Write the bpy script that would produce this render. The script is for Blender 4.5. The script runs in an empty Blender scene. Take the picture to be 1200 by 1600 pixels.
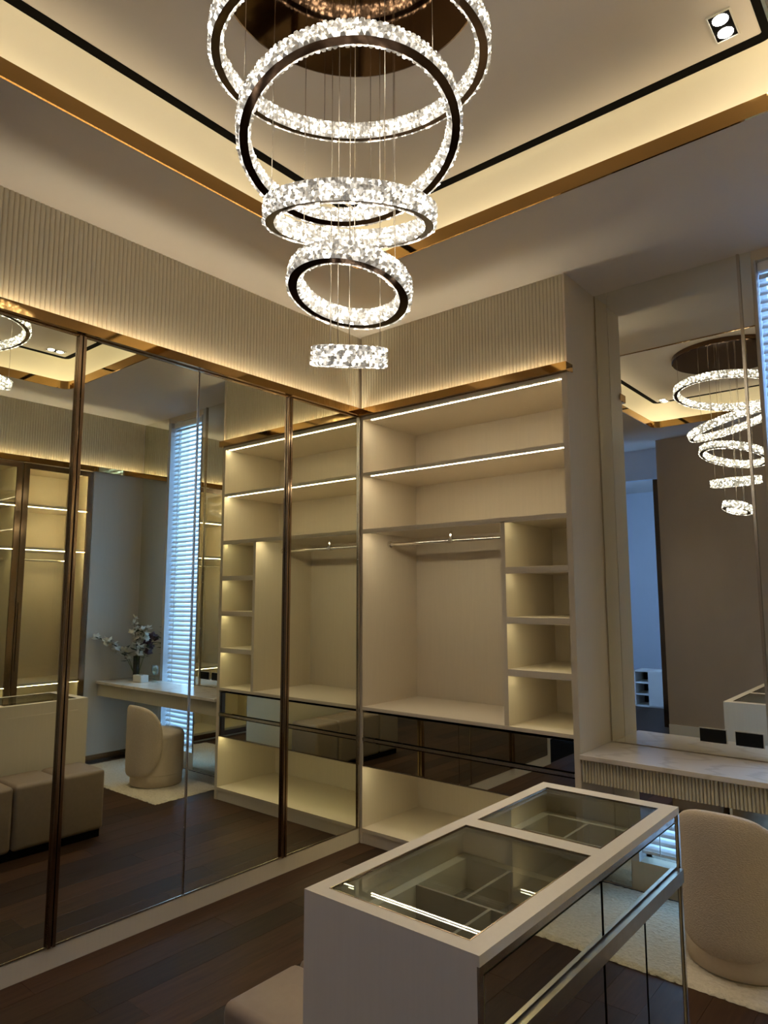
import bpy, bmesh, math, random
from mathutils import Vector, Matrix
random.seed(7)
sc = bpy.context.scene
COL = sc.collection
PI = math.pi

# ------------------------------------------------------------------ camera
CAM_POS = (3.057, -3.427, 1.55)
YAW, PITCH, ROLL, FPX = 39.738, 6.947, -0.102, 1077.5
def make_camera():
    y, t, r = [math.radians(a) for a in (YAW, PITCH, ROLL)]
    fw = Vector((-math.sin(y) * math.cos(t), math.cos(y) * math.cos(t), math.sin(t)))
    rt = Vector((math.cos(y), math.sin(y), 0))
    up = rt.cross(fw)
    r2 = rt * math.cos(r) + up * math.sin(r)
    u2 = -rt * math.sin(r) + up * math.cos(r)
    m = Matrix((r2, u2, -fw)).transposed().to_4x4()
    m.translation = Vector(CAM_POS)
    cd = bpy.data.cameras.new('camera')
    cd.sensor_fit = 'HORIZONTAL'; cd.sensor_width = 36; cd.lens = 36 * FPX / 1200
    cd.clip_start = 0.02; cd.clip_end = 60
    co = bpy.data.objects.new('camera', cd); COL.objects.link(co)
    co.matrix_world = m
    sc.camera = co
make_camera()

# ------------------------------------------------------------------ world and exposure
w = bpy.data.worlds.new('evening_sky'); sc.world = w; w.use_nodes = True
bg = w.node_tree.nodes['Background']
bg.inputs[0].default_value = (0.27, 0.50, 1.0, 1); bg.inputs[1].default_value = 3.1
vs = sc.view_settings
vs.view_transform = 'Standard'; vs.look = 'None'; vs.gamma = 1; vs.use_curve_mapping = False
vs.exposure = 1.8
cy = sc.cycles
cy.max_bounces = 11; cy.diffuse_bounces = 4; cy.glossy_bounces = 7; cy.transmission_bounces = 8
cy.transparent_max_bounces = 16; cy.sample_clamp_indirect = 6; cy.caustics_reflective = True
cy.use_denoising = True

# light levels (radiance of the lamps the room has)
L_COVE, L_TRIM, L_SHELF, L_RING, L_SPOT = 2.5, 10.0, 18.0, .68, 8.0
WARM = (1.0, 0.89, 0.62); WARMW = (1.0, 0.88, 0.60)

# ------------------------------------------------------------------ materials
def mat(name):
    m = bpy.data.materials.new(name); m.use_nodes = True
    nt = m.node_tree; return m, nt, nt.nodes['Principled BSDF']
def N(nt, t, **kw):
    n = nt.nodes.new(t)
    for k, v in kw.items(): setattr(n, k, v)
    return n
def coords(nt, scale=(1, 1, 1)):
    tc = N(nt, 'ShaderNodeTexCoord'); mp = N(nt, 'ShaderNodeMapping')
    mp.inputs['Scale'].default_value = scale
    nt.links.new(tc.outputs['Object'], mp.inputs['Vector']); return mp.outputs['Vector']
def mixcol(nt, fac, a, b):
    mx = N(nt, 'ShaderNodeMix', data_type='RGBA')
    if isinstance(fac, float): mx.inputs[0].default_value = fac
    else: nt.links.new(fac, mx.inputs[0])
    for s, v in ((6, a), (7, b)):
        if isinstance(v, tuple): mx.inputs[s].default_value = (*v, 1)
        else: nt.links.new(v, mx.inputs[s])
    return mx.outputs[2]
def noise(nt, vec, scale, detail=3, rough=.55):
    n = N(nt, 'ShaderNodeTexNoise'); n.inputs['Scale'].default_value = scale
    n.inputs['Detail'].default_value = detail; n.inputs['Roughness'].default_value = rough
    nt.links.new(vec, n.inputs['Vector']); return n.outputs['Fac']
def bump(nt, b, h, strength=.2, dist=.01):
    bp = N(nt, 'ShaderNodeBump'); bp.inputs['Strength'].default_value = strength
    bp.inputs['Distance'].default_value = dist
    nt.links.new(h, bp.inputs['Height']); nt.links.new(bp.outputs['Normal'], b.inputs['Normal'])
def m_surf(name, c1, c2, rough, scale=(1, 1, 1), ns=20, bs=.05, bd=.002, spec=.4):
    m, nt, b = mat(name); v = coords(nt, scale); f = noise(nt, v, ns)
    nt.links.new(mixcol(nt, f, c1, c2), b.inputs['Base Color'])
    b.inputs['Roughness'].default_value = rough; b.inputs['Specular IOR Level'].default_value = spec
    if bs: bump(nt, b, f, bs, bd)
    return m
def m_metal(name, c, rough, ns=0):
    m, nt, b = mat(name)
    b.inputs['Metallic'].default_value = 1; b.inputs['Base Color'].default_value = (*c, 1)
    if ns:
        f = noise(nt, coords(nt), ns); mr = N(nt, 'ShaderNodeMapRange')
        mr.inputs['To Min'].default_value = rough * .6; mr.inputs['To Max'].default_value = rough * 1.5
        nt.links.new(f, mr.inputs['Value']); nt.links.new(mr.outputs[0], b.inputs['Roughness'])
    else: b.inputs['Roughness'].default_value = rough
    return m
def m_emit(name, c, s):
    m, nt, b = mat(name)
    b.inputs['Base Color'].default_value = (*c, 1)
    b.inputs['Emission Color'].default_value = (*c, 1); b.inputs['Emission Strength'].default_value = s
    return m
def m_glass(name, tint=(.93, .97, .94)):
    m = bpy.data.materials.new(name); m.use_nodes = True; nt = m.node_tree
    nt.nodes.remove(nt.nodes['Principled BSDF']); out = nt.nodes['Material Output']
    tr = N(nt, 'ShaderNodeBsdfTransparent'); tr.inputs[0].default_value = (*tint, 1)
    gl = N(nt, 'ShaderNodeBsdfGlossy'); gl.inputs['Roughness'].default_value = .0
    lw = N(nt, 'ShaderNodeLayerWeight'); lw.inputs[0].default_value = .5
    pw = N(nt, 'ShaderNodeMath', operation='POWER'); pw.inputs[1].default_value = 5; nt.links.new(lw.outputs['Facing'], pw.inputs[0])
    fr = N(nt, 'ShaderNodeMath', operation='MULTIPLY_ADD'); fr.inputs[1].default_value = .96; fr.inputs[2].default_value = .04
    nt.links.new(pw.outputs[0], fr.inputs[0])
    mx = N(nt, 'ShaderNodeMixShader')
    nt.links.new(fr.outputs[0], mx.inputs[0]); nt.links.new(tr.outputs[0], mx.inputs[1]); nt.links.new(gl.outputs[0], mx.inputs[2])
    nt.links.new(mx.outputs[0], out.inputs[0]); return m
M = {}
M['laminate'] = m_surf('greige_laminate', (.62, .54, .43), (.68, .595, .475), .42, (14, 14, .7), 6, .03)
M['flute'] = m_surf('fluted_laminate', (.55, .49, .365), (.60, .535, .40), .55, (6, 6, .6), 8, .0)
M['paint'] = m_surf('ceiling_paint', (.69, .62, .55), (.71, .64, .57), .8, ns=3, bs=.0)
M['cream'] = m_surf('cove_paint', (.78, .72, .58), (.80, .74, .60), .8, ns=3, bs=.0)
M['wallpaper'] = m_surf('brown_wallpaper', (.34, .28, .235), (.44, .365, .31), .75, (1, 1, .6), 2.2, .02)
M['greypanel'] = m_surf('grey_panel', (.56, .52, .45), (.60, .56, .49), .6, (8, 8, .6), 5, .02)
M['white'] = m_surf('white_paint', (.66, .63, .57), (.70, .67, .61), .5, ns=4, bs=.0)
M['roomgrey'] = m_surf('next_room_paint', (.55, .56, .58), (.6, .6, .62), .8, ns=4, bs=.0)
M['mirror'] = m_metal('tinted_mirror', (.85, .87, .74), .0)
M['deskmirror'] = m_metal('clear_mirror', (.86, .87, .80), .0)
M['gold'] = m_metal('polished_gold', (.52, .32, .12), .045, 12)
M['bronze'] = m_metal('bronze_profile', (.30, .215, .15), .14, 30)
M['rail'] = m_metal('brushed_rail', (.40, .35, .28), .34, 30)
M['champagne'] = m_metal('champagne_metal', (.62, .56, .47), .22, 30)
M['chrome'] = m_metal('chrome_tube', (.8, .78, .74), .08, 30)
M['copper'] = m_metal('mirror_copper', (.15, .088, .05), .05, 10)
M['darkmetal'] = m_metal('dark_mirror_metal', (.10, .065, .045), .12, 20)
M['black'] = m_surf('black_plastic', (.008, .008, .009), (.012, .012, .012), .6, ns=20, bs=0, spec=.1)
M['gap'] = m_surf('dark_gap', (.004, .0035, .003), (.006, .005, .004), .9, ns=20, bs=0, spec=.05)
M['glass'] = m_glass('clear_glass')
M['glass_bronze'] = m_glass('bronze_glass', (.88, .87, .82))
M['boucle'] = m_surf('boucle_fabric', (.46, .36, .27), (.70, .58, .45), .95, (1, 1, 1.8), 140, .7, .004, .1)
M['plainweave'] = m_surf('smooth_fabric', (.62, .51, .39), (.68, .57, .45), .9, (1, 1, 1), 60, .25, .003, .1)
M['rug'] = m_surf('wool_rug', (.42, .36, .28), (.66, .58, .47), .98, (1, 1, 1), 55, 1.0, .012, .1)
M['bench'] = m_surf('taupe_leather', (.23, .165, .118), (.28, .205, .148), .45, (1, 1, 1), 35, .06, .003, .4)
M['felt'] = m_surf('taupe_felt', (.10, .08, .065), (.13, .105, .085), .95, ns=80, bs=.2, spec=.1)
M['suede'] = m_surf('taupe_suede', (.30, .25, .205), (.35, .29, .24), .95, ns=80, bs=.1, spec=.1)
M['blind'] = m_surf('white_slat', (.78, .79, .82), (.83, .84, .86), .45, ns=10, bs=0)
M['petal'] = m_surf('white_petal', (.80, .78, .66), (.86, .84, .76), .6, ns=30, bs=0)
M['leaf'] = m_surf('dark_leaf', (.015, .03, .012), (.03, .06, .02), .5, ns=30, bs=0)
M['plum'] = m_surf('plum_petal', (.03, .012, .02), (.05, .02, .03), .6, ns=30, bs=0)
M['stem'] = m_surf('green_stem', (.08, .12, .03), (.12, .16, .05), .6, ns=30, bs=0)
M['smoke'] = m_glass('smoked_glass', (.45, .45, .43))
M['led_cove'] = m_emit('cove_led', WARM, L_COVE)
M['led_trim'] = m_emit('trim_led', (1.0, .93, .70), L_TRIM)
M['led_shelf'] = m_emit('shelf_led', WARMW, L_SHELF)
M['led_low'] = m_emit('dim_shelf_led', (1.0, .90, .52), L_SHELF * .45)
M['led_spot'] = m_emit('spot_led', (1.0, .93, .82), L_SPOT)

def m_marble():
    m, nt, b = mat('pale_marble'); v = coords(nt, (1, 3, 1))
    wv = N(nt, 'ShaderNodeTexWave'); wv.inputs['Scale'].default_value = 1.3
    wv.inputs['Distortion'].default_value = 9; wv.inputs['Detail'].default_value = 4; wv.inputs['Detail Scale'].default_value = 1.6
    nt.links.new(v, wv.inputs['Vector'])
    rp = N(nt, 'ShaderNodeValToRGB'); e = rp.color_ramp.elements
    e[0].position = .0; e[0].color = (.58, .52, .45, 1); e[1].position = .16; e[1].color = (.68, .61, .53, 1)
    nt.links.new(wv.outputs['Fac'], rp.inputs[0]); nt.links.new(rp.outputs[0], b.inputs['Base Color'])
    b.inputs['Roughness'].default_value = .18; return m
M['marble'] = m_marble()
def m_wood():
    m, nt, b = mat('dark_oak_plank')
    oi = N(nt, 'ShaderNodeObjectInfo'); tc = N(nt, 'ShaderNodeTexCoord')
    ad = N(nt, 'ShaderNodeVectorMath', operation='ADD')
    sc_ = N(nt, 'ShaderNodeVectorMath', operation='SCALE'); sc_.inputs['Scale'].default_value = 37.
    cb = N(nt, 'ShaderNodeCombineXYZ'); nt.links.new(oi.outputs['Random'], cb.inputs[0]); nt.links.new(oi.outputs['Random'], cb.inputs[1])
    nt.links.new(cb.outputs[0], sc_.inputs[0]); nt.links.new(tc.outputs['Object'], ad.inputs[0]); nt.links.new(sc_.outputs[0], ad.inputs[1])
    mp = N(nt, 'ShaderNodeMapping'); mp.inputs['Scale'].default_value = (22, 1.6, 22); nt.links.new(ad.outputs[0], mp.inputs[0])
    f = noise(nt, mp.outputs[0], 2.2, 6, .62)
    c = mixcol(nt, f, (.012, .0050, .0025), (.070, .032, .016))
    mr = N(nt, 'ShaderNodeMapRange'); mr.inputs['To Min'].default_value = .65; mr.inputs['To Max'].default_value = 1.45
    nt.links.new(oi.outputs['Random'], mr.inputs['Value'])
    vm = N(nt, 'ShaderNodeVectorMath', operation='SCALE'); nt.links.new(c, vm.inputs[0]); nt.links.new(mr.outputs[0], vm.inputs['Scale'])
    nt.links.new(vm.outputs[0], b.inputs['Base Color']); b.inputs['Roughness'].default_value = .50; b.inputs['Specular IOR Level'].default_value = .18
    bump(nt, b, f, .12, .002); return m
M['wood'] = m_wood()
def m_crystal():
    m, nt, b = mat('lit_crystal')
    at = N(nt, 'ShaderNodeAttribute', attribute_name='facet_sparkle')  # random bright and dark emission per crystal face paints in the sparkle
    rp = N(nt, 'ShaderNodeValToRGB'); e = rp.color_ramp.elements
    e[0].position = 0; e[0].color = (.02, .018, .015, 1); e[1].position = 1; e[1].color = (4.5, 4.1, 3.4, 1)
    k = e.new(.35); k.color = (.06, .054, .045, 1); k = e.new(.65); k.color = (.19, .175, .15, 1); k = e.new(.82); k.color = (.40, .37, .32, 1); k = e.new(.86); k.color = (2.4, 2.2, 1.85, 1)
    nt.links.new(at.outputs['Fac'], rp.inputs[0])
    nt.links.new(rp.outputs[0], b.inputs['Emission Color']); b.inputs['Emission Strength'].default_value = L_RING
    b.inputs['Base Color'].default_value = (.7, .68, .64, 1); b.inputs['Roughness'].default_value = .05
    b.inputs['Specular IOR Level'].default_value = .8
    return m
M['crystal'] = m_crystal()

# ------------------------------------------------------------------ mesh helpers
class MB:
    def __init__(s): s.v = []; s.f = []; s.sm = []
    def add(s, vs, fs, smooth=False):
        o = len(s.v); s.v += [tuple(v) for v in vs]
        s.f += [tuple(i + o for i in f) for f in fs]; s.sm += [smooth] * len(fs); return s
    def box(s, a, b):
        (x0, y0, z0), (x1, y1, z1) = a, b
        return s.add([(x0, y0, z0), (x1, y0, z0), (x1, y1, z0), (x0, y1, z0), (x0, y0, z1), (x1, y0, z1), (x1, y1, z1), (x0, y1, z1)],
                     [(0, 3, 2, 1), (4, 5, 6, 7), (0, 1, 5, 4), (1, 2, 6, 5), (2, 3, 7, 6), (3, 0, 4, 7)])
    def loft(s, loops, closed=True, caps=False, smooth=True):
        n = len(loops[0]); vs = [p for l in loops for p in l]; fs = []
        for k in range(len(loops) - 1):
            for i in range(n if closed else n - 1):
                j = (i + 1) % n; fs.append((k * n + i, k * n + j, (k + 1) * n + j, (k + 1) * n + i))
        s.add(vs, fs, smooth)
        if caps: s.add(loops[0], [tuple(range(n))[::-1]]); s.add(loops[-1], [tuple(range(n))])
        return s
    def lathe(s, prof, c=(0, 0, 0), n=24, caps=True):
        return s.loft([[(c[0] + r * math.cos(2 * PI * i / n), c[1] + r * math.sin(2 * PI * i / n), c[2] + z) for i in range(n)] for r, z in prof], True, caps)
    def tube(s, pts, r, n=8, caps=True):
        loops = []
        for i, p in enumerate(pts):
            p = Vector(p); d = (Vector(pts[min(i + 1, len(pts) - 1)]) - Vector(pts[max(i - 1, 0)])).normalized()
            u = d.cross(Vector((0, 0, 1)))
            if u.length < 1e-3: u = Vector((1, 0, 0))
            u.normalize(); v = d.cross(u)
            rr = r[i] if isinstance(r, (list, tuple)) else r
            loops.append([p + u * rr * math.cos(2 * PI * k / n) + v * rr * math.sin(2 * PI * k / n) for k in range(n)])
        return s.loft(loops, True, caps)
    def mesh(s, name, m):
        me = bpy.data.meshes.new(name); me.from_pydata(s.v, [], s.f); me.materials.append(m)
        me.polygons.foreach_set('use_smooth', s.sm); me.validate(); me.update()
        bm = bmesh.new(); bm.from_mesh(me); bmesh.ops.recalc_face_normals(bm, faces=bm.faces); bm.to_mesh(me); bm.free()
        return me
    def build(s, name, m, parent=None, bevel=0, seg=2):
        return link(name, s.mesh(name, m), parent, bevel, seg)
def link(name, me, parent=None, bevel=0, seg=2):
    o = bpy.data.objects.new(name, me); COL.objects.link(o)
    if parent is not None:
        o.parent = parent; o.matrix_parent_inverse = Matrix.Translation(parent.location).inverted() if parent.rotation_euler[:] == (0, 0, 0) else parent.matrix_basis.inverted()
    if bevel:
        md = o.modifiers.new('bevel', 'BEVEL'); md.width = bevel; md.segments = seg; md.limit_method = 'ANGLE'; md.angle_limit = math.radians(40)
        md.harden_normals = False
    return o
def B(name, a, b, m, parent=None, bevel=0):
    return MB().box(a, b).build(name, M[m] if isinstance(m, str) else m, parent, bevel)
def tag(o, label=None, cat=None, group=None, kind=None):
    if label: o['label'] = label
    if cat: o['category'] = cat
    if group: o['group'] = group
    if kind: o['kind'] = kind
    return o
def thing(name, loc, label, cat, group=None):
    o = bpy.data.objects.new(name, None); COL.objects.link(o); o.location = loc; o.empty_display_size = .1
    return tag(o, label, cat, group)
def struct(o, label=None, cat=None): return tag(o, label, cat, kind='structure')
def copy_tree(o, parent=None, delta=None):
    c = o.copy(); COL.objects.link(c); c.parent = parent
    if delta is not None: c.location = Vector(o.location) + Vector(delta)
    for ch in o.children: 
        k = copy_tree(ch, c); k.matrix_parent_inverse = ch.matrix_parent_inverse
    return c

# ------------------------------------------------------------------ room dimensions
HC = 3.326          # lower ceiling
ZT0, ZT1 = 2.760, 2.808
W1 = 1.50           # wardrobe width
YM = 0.399          # alcove mirror plane
XR = 3.356          # right wall
YF = -3.77          # wall opposite the wardrobe
TX0, TX1, TY0, TY1, TR = .664, 2.740, -3.160, -.720, .09
ZB = 3.576

# ------------------------------------------------------------------ floor
floor = struct(B('floor', (-.6, YF - .1, -.06), (4.0, .45, -.010), 'gap'), 'dark brown wood plank floor of the dressing room', 'floor')
pw, gapw = .158, .0015
plank_me = {}
for i in range(22):
    x0 = -.02 + i * pw
    y = -3.77 - random.random() * .9
    while y < .39:
        L = random.choice((.9, 1.1, 1.3)); ya, yb = max(y, -3.76), min(y + L, .395)
        if yb - ya > .05:
            me = MB().box((0, 0, -.010), (pw - gapw, yb - ya - gapw, 0)).mesh('plank', M['wood'])
            o = link('plank', me); o.location = (x0, ya, 0); o.parent = floor
        y += L

# ------------------------------------------------------------------ ceiling
def rrect(d, z, n=8):
    """rounded rectangle of the tray opening, grown outward by d"""
    r = max(TR + d, .01); pts = []
    for cx, cyy, a0 in ((TX1 - TR, TY1 - TR, 0), (TX0 + TR, TY1 - TR, 90), (TX0 + TR, TY0 + TR, 180), (TX1 - TR, TY0 + TR, 270)):
        for k in range(n + 1):
            a = math.radians(a0 + 90 * k / n); pts.append((cx + r * math.cos(a), cyy + r * math.sin(a), z))
    return pts
def soffit():
    inner = rrect(0, HC); n = len(inner); q = n // 4
    X0, X1, Y0, Y1 = -.6, 4.0, YF - .1, .75
    outer = []
    for k, p in enumerate(inner):
        c = ((X1, Y1), (X0, Y1), (X0, Y0), (X1, Y0))[k // q]
        outer.append((c[0], c[1], HC))
    mb = MB(); mb.loft([outer, inner], True, False, False)
    up = lambda l, dz: [(x, y, z + dz) for x, y, z in l]
    mb.loft([up(outer, .034), up(inner, .034)], True, False, False)
    return mb
ceil = struct(soffit().build('ceiling', M['paint']), 'beige plaster ceiling with a recessed tray', 'ceiling')
MB().loft([rrect(.004, HC - .006), rrect(-.006, HC - .006), rrect(-.006, HC + .062), rrect(.004, HC + .062), rrect(.004, HC - .006)], True, False, False).build('gold_lip', M['gold'], ceil)
cv = [(.10, HC + .034)]
for k in range(9):
    a = k / 8 * PI / 2; cv.append((.10 - .135 * (1 - math.cos(a)), HC + .06 + .19 * math.sin(a)))
MB().loft([rrect(d, z) for d, z in cv]).build('cove', M['cream'], ceil)
MB().loft([rrect(.035, HC + .036), rrect(.055, HC + .036), rrect(.055, HC + .042), rrect(.035, HC + .042), rrect(.035, HC + .036)]).build('light_strip', M['led_cove'], ceil)
MB().loft([rrect(-.034, ZB - .002), rrect(-.088, ZB - .002), rrect(-.088, ZB + .03), rrect(-.034, ZB + .03), rrect(-.034, ZB - .002)], True, False, False).build('black_air_slot', M['gap'], ceil)
mb = MB(); l = rrect(-.086, ZB); mb.add(l, [tuple(range(len(l)))]); mb.add([(x, y, z + .03) for x, y, z in l], [tuple(range(len(l)))])
mb.build('tray_panel', M['paint'], ceil)

# ------------------------------------------------------------------ walls
wl = struct(B('wall_left', (-.14, -2.62, 0), (-.022, .6, 3.36), 'laminate'), 'left wall with a fluted beige band above the mirror doors', 'wall')
B('return_panel', (-.5, -2.66, 0), (-.0, -2.62, 3.36), 'laminate', wl)
B('passage_wall', (-.6, YF, 0), (-.5, -2.62, 3.36), 'wallpaper', wl)
FP = .0225
def flute_mesh(axis, z0, z1, r=.0108, n=6, d=.55):
    mb = MB(); loops = []
    for z in (z0, z1):
        loops.append([((d * r * math.sin(PI * k / n), -r * math.cos(PI * k / n), z) if axis == 'x' else (r * math.cos(PI * k / n), -d * r * math.sin(PI * k / n), z)) for k in range(n + 1)])
    mb.loft(loops, False, False, True)
    return mb.mesh('flute', M['flute'])
fx = flute_mesh('x', ZT0 + .01, HC)
for k in range(int(2.6 / FP)):
    o = link('flute', fx); o.location = (-.022, -.0125 - k * FP, 0); o.parent = wl
# back wall: bulkhead above wardrobe, niche shell, alcove wall with window opening
WX0, WX1, WZ0, WZ1 = 2.365, 2.885, .15, 3.27
wb = MB()
wb.box((0, .012, ZT0 + .003), (W1, .7, 3.36))
wb.box((-.14, .60, 0), (W1, .7, 3.36))
wb.box((W1, .001, 0), (W1 + .003, YM + .006, 3.36)); wb.box((W1, YM + .006, 0), (WX0, .62, 3.36)); wb.box((WX1, YM + .006, 0), (XR + .1, .62, 3.36))
wb.box((WX0, YM + .006, 0), (WX1, .62, WZ0)); wb.box((WX0, YM + .006, WZ1), (WX1, .62, 3.36))
wback = struct(wb.build('wall_back', M['laminate']), 'back wall with fluted bulkhead over the wardrobe and the desk alcove', 'wall')
fy = flute_mesh('y', ZT0 + .01, HC)
for k in range(int(W1 / FP)):
    o = link('flute', fy); o.location = (.0125 + k * FP, .012, 0); o.parent = wback
# right wall
wr = struct(MB().box((XR, -.13, 0), (XR + .1, .62, ZT0)).box((XR + .012, YF, ZT0), (XR + .1, .62, 3.36)).box((XR, YF, 0), (XR + .1, -2.13, ZT0)).build('wall_right', M['greypanel']), 'right wall with grey panel and fluted band', 'wall')
fxr = flute_mesh('x', ZT0 + .01, HC)
for k in range(170):
    o = link('flute', fxr); o.location = (XR + .012, YM - .02 - k * FP, 0); o.rotation_euler = (0, 0, PI); o.parent = wr
wf = struct(B('wall_front', (.48, YF - .1, 0), (3.46, YF, 3.36), 'wallpaper'), 'brown papered wall opposite the wardrobe', 'wall')
struct(B('baseboard_front', (.48, YF, 0), (XR, YF + .014, .15), 'white'), 'white skirting board under the brown wall', 'baseboard')
struct(B('baseboard_left', (-.02, -2.62, 0), (-.001, 0, .086), 'laminate'), 'beige plinth under the mirror doors', 'baseboard')
struct(B('baseboard_right', (XR - .012, -.13, 0), (XR, YM, .07), 'bronze'), 'dark skirting under the grey panel', 'baseboard')
# gold trims with hidden light strips
def trim(n, boxes, led, label):
    mb = MB()
    for a, b in boxes: mb.box(a, b)
    o = struct(mb.build('trim_%d' % n, M['gold']), label, 'trim')
    B('light_strip', led[0], led[1], 'led_trim', o)
trim(1, [((-.02, -2.62, ZT0), (.034, .01, ZT0 + .004)), ((.030, -2.62, ZT0 + .004), (.034, .01, ZT1))],
     ((.002, -2.6, ZT0 + .006), (.014, -.03, ZT0 + .010)), 'polished gold cornice above the mirror doors')
trim(2, [((.034, -.034, ZT0), (W1 + .014, .012, ZT0 + .004)), ((.034, -.034, ZT0 + .004), (W1 + .014, -.030, ZT1)), ((W1 + .010, -.030, ZT0 + .004), (W1 + .014, .05, ZT1))],
     ((.05, -.014, ZT0 + .006), (W1 - .02, -.002, ZT0 + .010)), 'polished gold cornice above the open wardrobe')
trim(3, [((XR - .034, YF + .02, ZT0), (XR + .012, YM - .002, ZT0 + .004)), ((XR - .034, YF + .02, ZT0 + .004), (XR - .030, YM - .002, ZT1))],
     ((XR - .016, -3.7, ZT0 + .006), (XR - .004, YM - .03, ZT0 + .010)), 'polished gold cornice on the right wall')

# ------------------------------------------------------------------ passage and next room behind the brown wall
nf = struct(B('floor', (-2.6, -8.0, -.06), (.6, YF - .1, -.002), 'wood'), 'dark floor of the dim room beyond the doorway', 'floor')
nw = MB()
nw.box((.48, -8.0, 0), (.6, YF - .1, 3.36)); nw.box((-2.7, -8.1, 0), (.6, -8.0, 3.36))
nw.box((-2.7, -8.0, 0), (-2.6, -5.6, 3.36)); nw.box((-2.7, -5.6, 0), (-2.6, -3.95, .9)); nw.box((-2.7, -5.6, 2.9), (-2.6, -3.95, 3.36)); nw.box((-2.7, -3.95, 0), (-2.6, YF - .1, 3.36))
nw.box((-2.7, YF - .1, 0), (-.6, YF, 3.36))
struct(nw.build('wall_passage', M['roomgrey']), 'pale walls of the room beyond the doorway', 'wall')
struct(B('ceiling', (-2.7, -8.1, 3.36), (.6, YF - .1, 3.42), 'paint'), 'ceiling of the room beyond the doorway', 'ceiling')
struct(B('wall_lintel', (-2.6, -4.45, 2.98), (.48, -4.35, 3.36), 'roomgrey'), 'pale lintel across the passage', 'wall')
struct(B('door_1', (.22, -4.44, 0), (.48, -4.40, 2.98), 'bronze'), 'dark door leaf standing at the passage', 'door')
cab = thing('storage_cube', (-.40, -5.9, 0), 'low white storage unit with dark open cubbies beyond the doorway', 'cabinet')
for a, b in (((-.62, -6.1, 0), (-.60, -5.75, .5)), ((-.22, -6.1, 0), (-.20, -5.75, .5)), ((-.42, -6.1, 0), (-.40, -5.75, .5))): B('side_panel', a, b, 'white', cab)
for z in (.0, .16, .32, .48): B('shelf', (-.62, -6.1, z), (-.20, -5.75, z + .02), 'white', cab)
B('back_panel', (-.62, -6.12, 0), (-.20, -6.1, .5), 'gap', cab)
B('door', (-.405, -5.75, .02), (-.20, -5.735, .49), 'white', cab)

# ------------------------------------------------------------------ window with blind
win = thing('window_1', (2.625, .52, WZ0), 'tall narrow window behind the desk', 'window'); win['kind'] = 'structure'
fr = MB()
fr.box((WX0, .50, WZ0), (WX0 + .035, .55, WZ1)); fr.box((WX1 - .035, .50, WZ0), (WX1, .55, WZ1))
fr.box((WX0, .50, WZ0), (WX1, .55, WZ0 + .035)); fr.box((WX0, .50, WZ1 - .035), (WX1, .55, WZ1)); fr.box((WX0, .505, 1.0), (WX1, .545, 1.04))
fr.build('window_frame', M['white'], win)
B('pane', (WX0 + .03, .522, WZ0 + .03), (WX1 - .03, .528, 1.002), 'glass', win)
B('pane', (WX0 + .03, .522, 1.038), (WX1 - .03, .528, WZ1 - .03), 'glass', win)
MB().box((WX0, YM - .004, WZ0), (WX0 + .006, .50, WZ1)).box((WX1 - .006, YM - .004, WZ0), (WX1, .50, WZ1)).box((WX1, YM - .004, WZ0), (WX1 + .036, YM + .006, WZ1)).build('jamb', M['roomgrey'], win)
bl = thing('venetian_blind', (2.625, .455, WZ1), 'white venetian blind hanging in the narrow window behind the desk', 'blind')
B('head_rail', (WX0 + .009, .43, WZ1 - .05), (WX1 - .009, .48, WZ1 - .002), 'blind', bl)
B('bottom_rail', (WX0 + .008, .438, .185), (WX1 - .008, .472, .20), 'blind', bl)
a = math.radians(52); hw = .025
sl = MB(); pr = [(-hw, 0), (-hw * .3, .0035), (hw * .3, .0035), (hw, 0), (hw * .3, .0008), (-hw * .3, .0008)]
pr = [(u * math.cos(a) - v * math.sin(a), u * math.sin(a) + v * math.cos(a)) for u, v in pr]
sl.loft([[(x, y, z) for y, z in pr] for x in (-.25, .25)], True, True, False)
slm = sl.mesh('slat', M['blind'])
z = .215; ns = 0
while z < WZ1 - .07:
    o = link('slat', slm, bl); o.location = (2.625, .455, z); z += .0445
for x in (2.47, 2.78): MB().box((x - .002, .428, .19), (x + .002, .432, WZ1 - .04)).build('ladder_cord', M['white'], bl)

# ------------------------------------------------------------------ mirror doors on the left wall
DW = .649
dl = ['mirror door on the left wall nearest the wardrobe corner', 'mirror door second from the wardrobe corner, handle rail on its right edge',
      'mirror door third from the wardrobe corner, handle rail on its left edge', 'mirror door at the left edge of the photo, fourth from the corner']
for k in range(4):
    y1 = -.004 - k * DW; y0 = y1 - DW + .004
    if k == 0: y1 = -.012
    d = thing('mirror_door', (0, (y0 + y1) / 2, .09), dl[k], 'mirror door', 'mirror doors along the left wall')
    B('mirror_pane', (-.02, y0 + .004, .096), (-.001, y1 - .004, ZT0 - .008), 'mirror', d)
    e = MB(); t = .005
    e.box((-.021, y0, .089), (.001, y0 + t, ZT0 - .003)); e.box((-.021, y1 - t, .089), (.001, y1, ZT0 - .003))
    e.box((-.021, y0 + t, .089), (.001, y1 - t, .096)); e.box((-.021, y0 + t, ZT0 - .009), (.001, y1 - t, ZT0 - .003))
    e.build('edge_frame', M['champagne'], d)
    hy = (y0, y0 + .016) if k % 2 == 0 else (y1 - .016, y1)
    B('handle_rail', (.001, hy[0], .092), (.018, hy[1], ZT0 - .006), 'bronze', d, .003)
    if k == 0: B('corner_profile', (.001, -.022, .092), (.010, -.012, ZT0 - .006), 'champagne', d)

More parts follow.
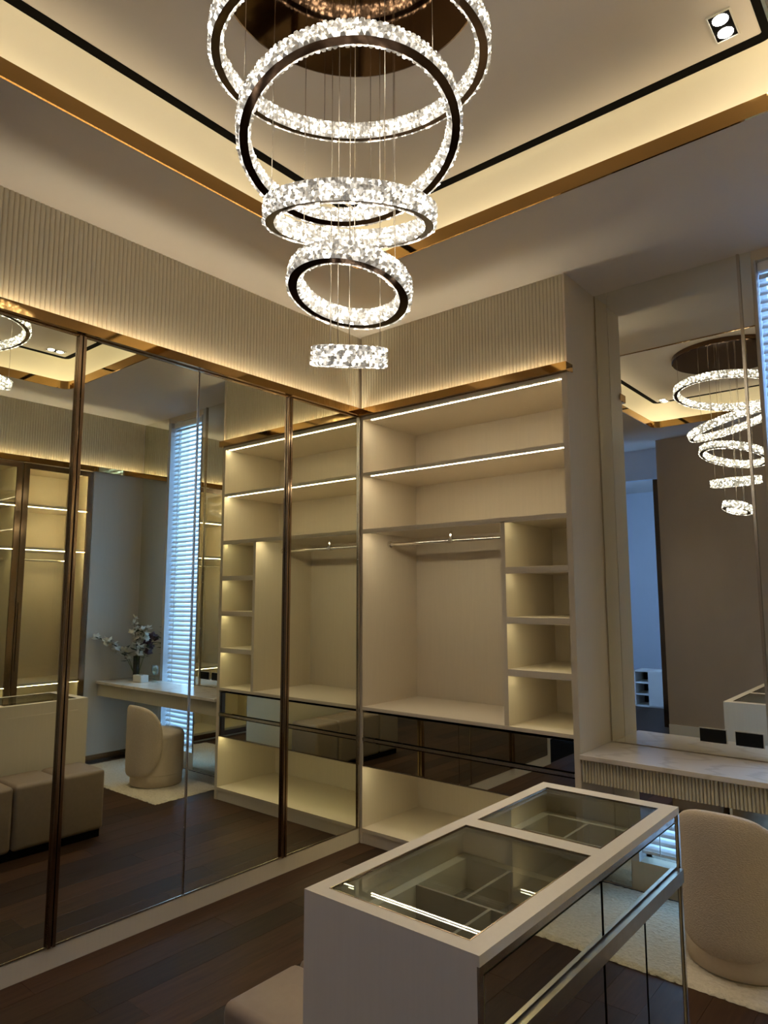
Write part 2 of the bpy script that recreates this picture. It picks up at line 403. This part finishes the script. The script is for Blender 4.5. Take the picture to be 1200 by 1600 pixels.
# ------------------------------------------------------------------ open wardrobe
wd = thing('open_wardrobe', (.75, .3, 0), 'open beige wardrobe with lit shelves, hanging rail and mirrored drawers', 'wardrobe')
D = .59; CX0, CX1, SX = 1.067, 1.096, 1.470
B('side_panel', (.002, 0, .0), (.024, D, ZT0 - .002), 'laminate', wd)
B('side_panel', (SX, 0, .0), (W1, D, ZT0 - .002), 'laminate', wd)
B('back_panel', (.024, D, .0), (SX, D + .008, ZT0 - .002), 'laminate', wd)
B('top_panel', (.024, 0, 2.735), (SX, D, ZT0 - .002), 'laminate', wd)
def strip(p, x0, x1, z, y=.026, m='led_shelf'):
    B('light_strip', (x0, y, z - .0012), (x1, y + .010, z + .004), m, p)
def shelf(z0, z1, x0, x1, d=D, name='shelf', led=True, inset=.05, lip=False):
    s = B(name, (x0, 0.001, z0), (x1, d, z1), 'laminate', wd, .0015)
    if led: strip(s, x0 + inset, x1 - .012, z0, m='led_low' if lip else 'led_shelf')
    if lip: B('led_mask_lip', (x0, .001, z0 - .007), (x1, .012, z0), 'laminate', s)  # lip added to mask the light strip from the front
    return s
tp = [o for o in wd.children if o.name.startswith('top_panel')][0]
strip(tp, .075, SX - .01, 2.735)
shelf(2.350, 2.372, .024, SX); 
s3 = shelf(1.969, 1.992, .024, SX, led=False, lip=True); strip(s3, .075, CX0 - .02, 1.969); strip(s3, CX1 + .03, SX - .01, 1.969, m='led_low')
for z0 in (1.680, 1.403, 1.118): shelf(z0, z0 + .03, CX1, SX, D, 'cubby_shelf', True, .03, True)
B('divider', (CX0, 0.001, .842), (CX1, D, 1.969), 'laminate', wd)
B('counter', (.024, .0, .820), (SX, D, .842), 'laminate', wd, .0015)
ds = B('drawer_support', (.024, .004, .469), (SX, D, .478), 'laminate', wd); strip(ds, .06, SX - .01, .469, m='led_low')
B('bottom_panel', (.024, .0, .070), (SX, D, .092), 'laminate', wd)
B('plinth', (.024, .004, .0), (SX, .02, .070), 'laminate', wd)
for (xa, xb) in ((.026, .761), (.763, SX - .002)):
    for (za, zb, top) in ((.655, .806, 1), (.480, .622, 0)):
        d = B('drawer', (xa, .012, za), (xb, .45, zb), 'gap', wd)
        B('mirror_front', (xa, .004, za), (xb, .012, zb), 'mirror', d)
        if top: B('handle_rail', (xa, -.004, .630), (xb, .020, .648), 'champagne', d)
        else: B('handle_rail', (xa, .002, .472), (xb, .014, .479), 'champagne', d)
rod = MB().tube([(.026, .275, 1.905), (CX0 - .002, .275, 1.905)], .0125, 12).build('hanging_rail', M['chrome'], wd)
for x in (.034, CX0 - .010): MB().tube([(x - .008, .275, 1.905), (x + .008, .275, 1.905)], .022, 14).build('rail_socket', M['chrome'], rod)
MB().box((.538, .268, 1.905), (.550, .282, 1.969)).box((.530, .259, 1.889), (.558, .291, 1.921)).build('rail_bracket', M['chrome'], rod)

# ------------------------------------------------------------------ desk alcove
mr1 = thing('alcove_mirror', (1.9, YM, .76), 'tall mirror above the desk between the wardrobe side and the window', 'mirror')
B('mirror_pane', (1.585, YM - .001, .755), (2.285, YM + .005, HC - .002), 'deskmirror', mr1)
bs = MB(); bs.add([(1.512, YM + .0015, .755), (1.583, YM - .001, .755), (1.583, YM - .001, HC - .002), (1.512, YM + .0015, HC - .002), (1.512, YM + .005, .755), (1.583, YM + .005, .755), (1.583, YM + .005, HC - .002), (1.512, YM + .005, HC - .002)],
   [(0, 1, 2, 3), (4, 5, 6, 7), (0, 1, 5, 4), (1, 2, 6, 5), (2, 3, 7, 6), (3, 0, 4, 7)])
bs.build('bevelled_strip', M['deskmirror'], mr1)
B('lower_pane', (1.512, YM - .001, .012), (2.352, YM + .005, .722), 'deskmirror', mr1)
B('edge_strip', (2.300, YM - .001, .755), (2.352, YM + .005, HC - .002), 'deskmirror', mr1)
B('metal_bead', (2.286, YM - .012, .755), (2.299, YM + .004, HC - .002), 'champagne', mr1)
B('metal_bead', (1.505, YM - .002, .755), (1.511, YM + .004, HC - .002), 'champagne', mr1)
mr2 = thing('alcove_mirror', (3.1, YM, .76), 'narrow mirror above the desk between the window and the right wall', 'mirror')
B('mirror_pane', (2.925, YM - .001, .755), (XR - .002, YM + .005, HC - .002), 'deskmirror', mr2)
B('lower_pane', (2.925, YM - .001, .012), (XR - .002, YM + .005, .722), 'deskmirror', mr2)
for k, (x0, x1) in enumerate(((1.976, 2.099), (2.143, 2.265))):
    o = thing('wall_socket', ((x0 + x1) / 2, YM, .82), ('black socket plate on the alcove mirror nearer the wardrobe', 'black socket plate on the alcove mirror nearer the window')[k], 'socket', 'socket plates on the mirror')
    B('face_plate', (x0, YM - .014, .816), (x1, YM - .006, .880), 'black', o, .002)
    B('back_plate', (x0 - .003, YM - .006, .813), (x1 + .003, YM - .001, .883), 'white', o)

dk = thing('vanity_desk', (2.42, .2, .61), 'long floating desk with pale marble top and fluted drawer fronts', 'desk')
B('desktop', (W1 + .005, -.017, .727), (XR - .004, YM - .008, .751), 'marble', dk, .002)
B('carcass', (W1 + .004, .03, .614), (XR - .004, YM - .02, .725), 'laminate', dk)
for xa, xb in ((W1 + .008, 2.148), (2.154, 2.798), (2.804, XR - .006)):
    d = B('drawer', (xa, .004, .616), (xb, .028, .722), 'laminate', dk)
    mb = MB(); n = int((xb - xa) / .016); p = (xb - xa) / n; loops = [[], []]
    for i in range(n):
        for k in range(5):
            u = k / 4; loops[0].append((xa + (i + u * .88 + .06) * p, .004 - .0065 * math.sin(PI * u) ** .8, .616)); loops[1].append((xa + (i + u * .88 + .06) * p, .004 - .0065 * math.sin(PI * u) ** .8, .722))
    mb.loft(loops, False, False, False); mb.build('fluted_front', M['flute'], d)

# things on the desk
DZ = .751
vs_ = thing('flower_vase', (3.10, .25, DZ), 'smoked glass cylinder vase on the desk by the right wall', 'vase')
MB().lathe([(.030, 0), (.031, .23), (.028, .23), (.027, .008), (.0, .008)], (3.10, .25, DZ), 20, True).build('vase_body', M['smoke'], vs_)
MB().lathe([(.0265, .009), (.0268, .13)], (3.10, .25, DZ), 16, True).build('water', M['glass'], vs_)
def spray(tip, ctrl, label, nb, dark):
    o = thing('flower_spray', (3.10, .25, DZ), label, 'flowers', 'sprays in the vase')
    p0 = Vector((3.10 + random.uniform(-.012, .012), .25 + random.uniform(-.012, .012), DZ + .015)); p1 = Vector(ctrl); p2 = Vector(tip)
    pt = lambda t: p0 * (1 - t) ** 2 + p1 * 2 * t * (1 - t) + p2 * t * t
    MB().tube([pt(t / 12) for t in range(13)], [.0035 - .002 * t / 12 for t in range(13)], 6).build('stem', M['stem'], o)
    for b in range(nb):
        t = .45 + .55 * b / max(nb - 1, 1); c = pt(t) + Vector((random.uniform(-.035, .035), random.uniform(-.035, .035), random.uniform(-.03, .03)))
        r = .044 * (1.2 - .5 * t) * random.uniform(.9, 1.2); mb = MB(); ph = random.random() * 6
        tilt = Matrix.Rotation(random.uniform(-.9, .9), 3, 'X') @ Matrix.Rotation(random.uniform(-.9, .9), 3, 'Y')
        for k in range(5):
            an = ph + k * 2 * PI / 5; dr = Vector((math.cos(an), math.sin(an), 0)); si = Vector((-math.sin(an), math.cos(an), 0)); up = Vector((0, 0, 1))
            P = [Vector((0, 0, 0)), dr * r * .6 - si * r * .45 + up * r * .25, dr * r * 1.15 + up * r * .5, dr * r * .6 + si * r * .45 + up * r * .25, -up * r * .1]
            P = [c + tilt @ q for q in P]; mb.add(P, [(0, 1, 2, 3), (4, 3, 2, 1)], True)
        mb.build('blossom', M['plum' if dark else 'petal'], o)
    for b in range(8):
        t = .35 + .08 * b; c = pt(t); an = random.random() * 6.3; dr = Vector((math.cos(an), math.sin(an), random.uniform(-.2, .5))); si = dr.cross(Vector((0, 0, 1))).normalized()
        L = random.uniform(.07, .12); mb = MB()
        mb.add([c, c + dr * L * .45 - si * L * .22, c + dr * L, c + dr * L * .45 + si * L * .22, c + dr * L * .5 - Vector((0, 0, .006))], [(0, 1, 2, 3), (0, 3, 4), (3, 2, 4), (2, 1, 4), (1, 0, 4)], True)
        mb.build('leaf', M['leaf'], o)
spray((3.30, -.08, 1.15), (3.17, .12, 1.17), 'white flowering spray arching furthest out towards the room', 13, False)
spray((3.10, .20, 1.32), (3.09, .25, 1.10), 'tall upright white flowering spray in the middle of the vase', 13, False)
spray((2.99, .27, 1.26), (3.05, .25, 1.10), 'white flowering spray leaning towards the window', 11, False)
spray((3.22, .10, 1.02), (3.16, .19, 1.08), 'short white flowering spray drooping by the grey panel', 11, False)
spray((2.80, .27, 1.17), (2.94, .26, 1.15), 'dark plum spray reaching towards the window blind', 12, True)
bx = thing('tissue_box', (2.95, .21, DZ), 'small white box beside the flower vase', 'box')
B('box_body', (2.88, .17, DZ), (3.02, .25, DZ + .065), 'white', bx, .004)
B('box_slot', (2.92, .202, DZ + .065), (2.98, .218, DZ + .067), 'gap', bx)
for k, (x, y, lab) in enumerate(((2.80, .27, 'clear glass goblet nearer the window blind'), (2.90, .32, 'clear glass goblet nearer the flower vase'))):
    g = thing('glass_goblet', (x, y, DZ), lab, 'glass', 'goblets on the desk')
    MB().lathe([(.028, 0), (.028, .004), (.004, .008), (.004, .06), (.020, .075), (.030, .11), (.026, .15), (.024, .15), (.028, .11), (.018, .078), (.0, .072)], (x, y, DZ), 18, True).build('goblet_body', M['glass'], g)

# ------------------------------------------------------------------ rug and chair
rg = thing('area_rug', (2.45, 0, 0), 'cream wool rug lying under the desk and chair', 'rug')
mb = MB(); nx, ny = 90, 44; X0, X1, Y0, Y1 = 1.70, 3.24, -.385, .37; top = []
for j in range(ny + 1):
    for i in range(nx + 1):
        e = min(i, nx - i, j, ny - j); u = X0 + (X1 - X0) * i / nx; v = Y0 + (Y1 - Y0) * j / ny
        if e == 0: u += random.uniform(-.004, .004); v += random.uniform(-.004, .004)
        top.append((u, v, .002 if e == 0 else .016 + random.uniform(-.002, .002)))
mb.add(top, [(j * (nx + 1) + i, j * (nx + 1) + i + 1, (j + 1) * (nx + 1) + i + 1, (j + 1) * (nx + 1) + i) for j in range(ny) for i in range(nx)], True)
mb.build('pile', M['rug'], rg)
B('backing', (X0 + .004, Y0 + .004, .0005), (X1 - .004, Y1 - .004, .004), 'felt', rg)

CHX, CHY, CR = 2.215, -.055, .215
ch = thing('boucle_chair', (CHX, CHY, .017), 'cream boucle tub chair with round back on the rug', 'chair')
ZC = .0185
MB().lathe([(CR - .02, 0), (CR - .008, .004), (CR - .006, .085), (CR - .006, .09)], (CHX, CHY, ZC), 48).build('base_ring', M['plainweave'], ch)
MB().lathe([(CR - .002, .092), (CR, .11), (CR, .38), (CR - .004, .40), (CR - .02, .418), (CR - .06, .428), (.0, .432)], (CHX, CHY, ZC), 48).build('seat', M['plainweave'], ch)
# wrapped oval back pad
mb = MB(); nu, nv = 40, 28; TH = math.radians(66); zc0, zh = .383, .277
def padpt(u, v, rad):
    # superellipse disc mapped on the cylinder; u,v in [-1,1]
    return (CHX + rad * math.sin(u * TH), CHY - rad * math.cos(u * TH), zc0 + v * zh)
ring_n = 48; loops = []
prof = [(1.0, .004), (1.02, .012), (1.02, .022), (1.0, .030), (.95, .035), (.8, .038), (.6, .039), (.4, .039), (.2, .039), (.02, .039)]
for s_, rr in prof:
    l = []
    for k in range(ring_n):
        a = 2 * PI * k / ring_n; e = .78
        u = s_ * math.copysign(abs(math.cos(a)) ** e, math.cos(a)); v = s_ * math.copysign(abs(math.sin(a)) ** e, math.sin(a))
        l.append(padpt(u, v, CR - .004 + rr))
    loops.append(l)
inner = []
for s_ in (1.0, .8, .5, .02):
    l = []
    for k in range(ring_n):
        a = 2 * PI * k / ring_n; e = .78
        l.append(padpt(s_ * math.copysign(abs(math.cos(a)) ** e, math.cos(a)), s_ * math.copysign(abs(math.sin(a)) ** e, math.sin(a)), CR - .002))
    inner.append(l)
mb.loft(inner[::-1] + loops, True, True)
mb.build('back_pad', M['boucle'], ch)

# ------------------------------------------------------------------ bench
bn = thing('channel_bench', (1.535, -1.545, 0), 'taupe leather bench with channelled cushions beside the glass topped island', 'bench')
B('bench_base', (1.39, -2.10, 0), (1.69, -.99, .06), 'gap', bn)
cw = 1.15 / 4
for k in range(4):
    y0 = -2.12 + k * cw
    B('cushion', (1.37, y0 + .001, .045), (1.705, y0 + cw - .001, .425), 'bench', bn, .028).modifiers['bevel'].segments = 5
for p in [o for o in bn.children if o.name.startswith('cushion')]:
    for f in p.data.polygons: f.use_smooth = True

# ------------------------------------------------------------------ island
IX0, IX1, IY0, IY1, IZ = 1.763, 2.263, -2.178, -.913, .839
isl = thing('display_island', ((IX0 + IX1) / 2, (IY0 + IY1) / 2, 0), 'beige dressing island with glass top and mirrored drawer side', 'island')
B('end_panel', (IX0, IY0, 0), (IX1 - .006, IY0 + .018, IZ - .022), 'laminate', isl)
B('end_panel', (IX0, IY1 - .018, 0), (IX1 - .006, IY1, IZ - .022), 'laminate', isl)
B('edge_profile', (IX1 - .006, IY0, 0), (IX1, IY0 + .014, IZ - .022), 'champagne', isl)
B('edge_profile', (IX1 - .006, IY1 - .014, 0), (IX1, IY1, IZ - .022), 'champagne', isl)
B('side_panel', (IX0, IY0 + .018, 0), (IX0 + .018, IY1 - .018, IZ - .022), 'laminate', isl)
B('raised_panel', (IX0 - .004, IY0 + .07, .06), (IX0, IY1 - .07, IZ - .075), 'laminate', isl)
gx0, gx1 = 1.808, 2.216; bays = ((-2.138, -1.527), (-1.460, -.975))
tf = MB(); z0, z1 = IZ - .022, IZ
tf.box((IX0, IY0, z0), (gx0, IY1, z1)); tf.box((gx1, IY0, z0), (IX1, IY1, z1)); tf.box((gx0, IY0, z0), (gx1, bays[0][0], z1))
tf.box((gx0, bays[0][1], z0), (gx1, bays[1][0], z1)); tf.box((gx0, bays[1][1], z0), (gx1, IY1, z1))
tf.build('top_frame', M['laminate'], isl)
B('top_rail', (IX1 - .014, IY0 + .018, .795), (IX1 - .006, IY1 - .018, z0), 'champagne', isl)
for (ya, yb) in bays:
    B('glass_pane', (gx0 - .004, ya - .004, IZ - .008), (gx1 + .004, yb + .004, IZ - .001), 'glass', isl)
    gb = MB(); q = .0035
    gb.box((gx0, ya, IZ - .006), (gx0 + q, yb, IZ + .0008)); gb.box((gx1 - q, ya, IZ - .006), (gx1, yb, IZ + .0008))
    gb.box((gx0 + q, ya, IZ - .006), (gx1 - q, ya + q, IZ + .0008)); gb.box((gx0 + q, yb - q, IZ - .006), (gx1 - q, yb, IZ + .0008))
    gb.build('glass_bead', M['bronze'], isl)
    # jewellery insert
    tr = B('insert_floor', (gx0 - .02, ya - .02, .655), (gx1 + .02, yb + .02, .662), 'felt', isl)
    ins = MB(); xa, xb, yc, yd = gx0 + .012, gx1 - .012, ya + .02, yb - .02; zt = .748; t = .009
    ins.box((gx0 - .02, ya - .02, .662), (xa, yb + .02, zt)); ins.box((xb, ya - .02, .662), (gx1 + .02, yb + .02, zt))
    ins.box((xa, ya - .02, .662), (xb, yc, zt)); ins.box((xa, yd, .662), (xb, yb + .02, zt))
    ins.build('insert_rim', M['laminate'], isl)
    H = yd - yc
    for fy in (.12, .56): B('divider', (xa, yc + H * fy - t / 2, .662), (xb, yc + H * fy + t / 2, zt), 'suede', tr)
    for fx_, f0, f1 in ((.40, .56, 1), (.78, .56, 1), (.62, .12, .56), (.34, 0, .12), (.68, 0, .12)):
        x = xa + (xb - xa) * fx_; B('divider', (x - t / 2, yc + H * f0 + t / 2, .662), (x + t / 2, yc + H * f1 - t / 2, zt), 'suede', tr)
lin = MB()
lin.box((IX0 + .018, IY0 + .018, .748), (IX0 + .024, IY1 - .018, z0)); lin.box((IX1 - .026, IY0 + .018, .748), (IX1 - .020, IY1 - .018, z0))
lin.box((IX0 + .024, IY0 + .018, .748), (IX1 - .026, IY0 + .024, z0)); lin.box((IX0 + .024, IY1 - .024, .748), (IX1 - .026, IY1 - .018, z0))
lin.box((IX0 + .024, -1.513, .748), (IX1 - .026, -1.474, z0))
lin.build('inner_lining', M['laminate'], isl)
B('core', (IX0 + .018, IY0 + .018, .02), (IX1 - .03, IY1 - .018, .650), 'gap', isl)
S = [IY0 + .020, -1.56, IY1 - .020]
for k in range(2):
    d = B('drawer', (IX1 - .03, S[k] + .007, .655), (IX1 - .012, S[k + 1] - .007, .790), 'gap', isl)
    B('mirror_front', (IX1 - .012, S[k] + .007, .655), (IX1 - .006, S[k + 1] - .007, .790), 'mirror', d)
    B('handle_rail', (IX1 - .014, S[k] - (.0 if k else .002), .606), (IX1 + .012, S[k + 1], .648), 'rail', d)
S = [IY0 + .020, -1.56, -1.257, IY1 - .020]
for k in range(3):
    d = B('cabinet_door', (IX1 - .03, S[k] + .007, .03), (IX1 - .012, S[k + 1] - .007, .600), 'gap', isl)
    B('mirror_front', (IX1 - .012, S[k] + .007, .03), (IX1 - .006, S[k + 1] - .007, .600), 'mirror', d)

# ------------------------------------------------------------------ glass wardrobes in the right wall
def glass_wardrobe(y1, label, first):
    y0 = y1 - .655; X = XR
    o = thing('glass_wardrobe', (X + .25, (y0 + y1) / 2, 0), label, 'wardrobe', 'bronze framed wardrobes in the right wall')
    B('side_panel', (X + .03, y1 - .012, 0), (X + .52, y1, ZT0), 'laminate', o); B('side_panel', (X + .03, y0, 0), (X + .52, y0 + .012, ZT0), 'laminate', o)
    B('back_panel', (X + .52, y0, 0), (X + .53, y1, ZT0), 'laminate', o)
    for z in (.76, 1.975, 2.368, 2.735):
        s = B('shelf', (X + .045, y0 + .012, z), (X + .52, y1 - .012, z + .022), 'laminate', o)
        B('light_strip', (X + .06, y0 + .03, z - .005), (X + .072, y1 - .03, z - .0005), 'led_low', s)
    B('plinth', (X + .02, y0, 0), (X + .52, y1, .09), 'laminate', o)
    MB().tube([(X + .28, y0 + .014, 1.893), (X + .28, y1 - .014, 1.893)], .0125, 10).build('hanging_rail', M['chrome'], o)
    if first: B('light_strip', (X + .05, y1 - .022, 1.70), (X + .062, y1 - .013, 2.70), 'led_shelf', o)
    d = MB(); f = .048; ya, yb = y0 + .003, y1 - .003; za, zb = .02, ZT0 - .006
    d.box((X, ya, za), (X + .022, ya + f, zb)); d.box((X, yb - f, za), (X + .022, yb, zb)); d.box((X, ya + f, za), (X + .022, yb - f, za + f)); d.box((X, ya + f, zb - f), (X + .022, yb - f, zb))
    dr = d.build('door', M['bronze'], o)
    B('pane', (X + .008, ya + f, za + f), (X + .014, yb - f, zb - f), 'glass_bronze', dr)
    B('handle_rail', (X - .012, ya + f * .3, .9), (X, ya + f * .55, 1.5), 'bronze', dr)
gl = ['bronze framed glass wardrobe nearest the grey panel, seen in the mirror doors', 'bronze framed glass wardrobe second from the grey panel, seen in the mirror', 'bronze framed glass wardrobe third from the grey panel']
for k in range(3): glass_wardrobe(-.132 - k * .660, gl[k], k == 0)

# ------------------------------------------------------------------ chandelier
AX, AY = 1.697, -1.953
chd = thing('ring_chandelier', (AX, AY, ZB), 'crystal chandelier of five tilted rings under a round copper canopy', 'chandelier')
CZ0 = 3.536
cn = MB(); cn.lathe([(.432, 0), (.44, .004), (.44, ZB - CZ0)], (AX, AY, CZ0), 72, True); cn.sm = [False] * len(cn.sm); cn.build('canopy', M['copper'], chd)
def ring(c, R, nx, ny, h=.060, wd_=.040):
    n = Vector((nx, ny, 1)).normalized(); u = Vector((0, 1, 0)).cross(n).normalized(); v = n.cross(u); c = Vector(c)
    P = lambda a, r, z: c + u * (r * math.cos(a)) + v * (r * math.sin(a)) + n * z
    k = max(48, int(R * 220)); mb = MB(); prof = [(R - .007, -h / 2 + .003), (R - .007, h / 2 - .003), (R - wd_ + .007, h / 2 - .003), (R - wd_ + .007, -h / 2 + .003)]
    mb.loft([[P(2 * PI * i / k, r, z) for i in range(k)] for r, z in prof + prof[:1]], True, False, False)
    body = mb.build('ring', M['darkmetal'], chd)
    # crystals: staggered pointed facets on the outer and inner faces
    cr = MB(); rows = 4; hh = h / rows
    for side in (1, -1):
        r0 = R - .006 if side == 1 else R - wd_ + .006
        m = int(2 * PI * r0 / .0165)
        for row in range(rows):
            for i in range(m):
                a0 = 2 * PI * (i + .5 * (row % 2)) / m; da = PI / m * .97; zc = -h / 2 + (row + .5) * hh
                j = lambda s: random.uniform(-s, s)
                r1 = r0 + side * (.006 + random.uniform(0, .004))
                q = [P(a0 - da, r0, zc - hh * .52), P(a0 + da, r0, zc - hh * .52), P(a0 + da, r0, zc + hh * .52), P(a0 - da, r0, zc + hh * .52)]
                t = [P(a0 - da * .45 + da * j(.3), r1, zc - hh * (.22 + j(.1))), P(a0 + da * .45 + da * j(.3), r1, zc - hh * (.22 + j(.1))), P(a0 + da * .45 + da * j(.3), r1, zc + hh * (.22 + j(.1))), P(a0 - da * .45 + da * j(.3), r1, zc + hh * (.22 + j(.1)))]
                cr.add(q + t, [(0, 1, 5, 4), (1, 2, 6, 5), (2, 3, 7, 6), (3, 0, 4, 7), (4, 5, 6), (4, 6, 7)])
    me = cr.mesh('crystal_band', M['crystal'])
    at = me.attributes.new('facet_sparkle', 'FLOAT', 'FACE'); at.data.foreach_set('value', [random.random() for _ in me.polygons])
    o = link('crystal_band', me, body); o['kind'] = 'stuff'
    for q in range(3):
        p = P(2 * PI * (q + .17) / 3 + R * 5, R - wd_ / 2, h / 2 - .002)
        MB().tube([p, (p.x, p.y, CZ0)], .0013, 5, False).build('cable', M['champagne'], chd)
for z, R, nx, ny in ((3.248, .439, .060, -.089), (2.974, .350, -.250, .105), (2.709, .266, .168, -.180), (2.481, .191, .010, .212), (2.264, .114, .222, -.217)):
    ring((AX, AY, z), R, nx, ny)
MB().tube([(AX, AY, 2.30), (AX, AY, CZ0)], .0016, 5, False).build('power_cord', M['champagne'], chd)

# ------------------------------------------------------------------ twin downlights
lab = ['twin recessed downlight at the tray corner right of the chandelier', 'twin recessed downlight at the tray corner nearest the wardrobe, behind the chandelier rings',
       'twin recessed downlight at the tray corner by the brown wall and passage', 'twin recessed downlight at the tray corner by the brown wall and right wall']
for k, (x, y) in enumerate(((2.56, -.925), (.80, -.925), (.82, -3.05), (2.50, -3.00))):
    o = thing('twin_downlight', (x, y, ZB), lab[k], 'downlight', 'twin downlights in the tray')
    f = MB(); a, b, t = .040, .074, .005; zz = ZB - .006
    f.box((x - a, y - b, zz), (x - a + t, y + b, ZB - .0005)); f.box((x + a - t, y - b, zz), (x + a, y + b, ZB - .0005)); f.box((x - a + t, y - b, zz), (x + a - t, y - b + t, ZB - .0005)); f.box((x - a + t, y + b - t, zz), (x + a - t, y + b, ZB - .0005))
    f.build('trim_frame', M['white'], o)
    B('recess', (x - a + t, y - b + t, ZB - .002), (x + a - t, y + b - t, ZB - .0006), 'gap', o)
    for s in (-1, 1):
        MB().lathe([(.026, -.004), (.026, -.002), (.024, -.0022)], (x, y + s * .036, ZB), 20, True).build('lamp', M['led_spot'], o)
        ld = bpy.data.lights.new('spot', 'SPOT'); ld.energy = 8; ld.color = (1, .9, .75); ld.spot_size = math.radians(62); ld.spot_blend = .6; ld.shadow_soft_size = .025
        lo = bpy.data.objects.new('spot', ld); COL.objects.link(lo); lo.location = (x, y + s * .036, ZB - .012)
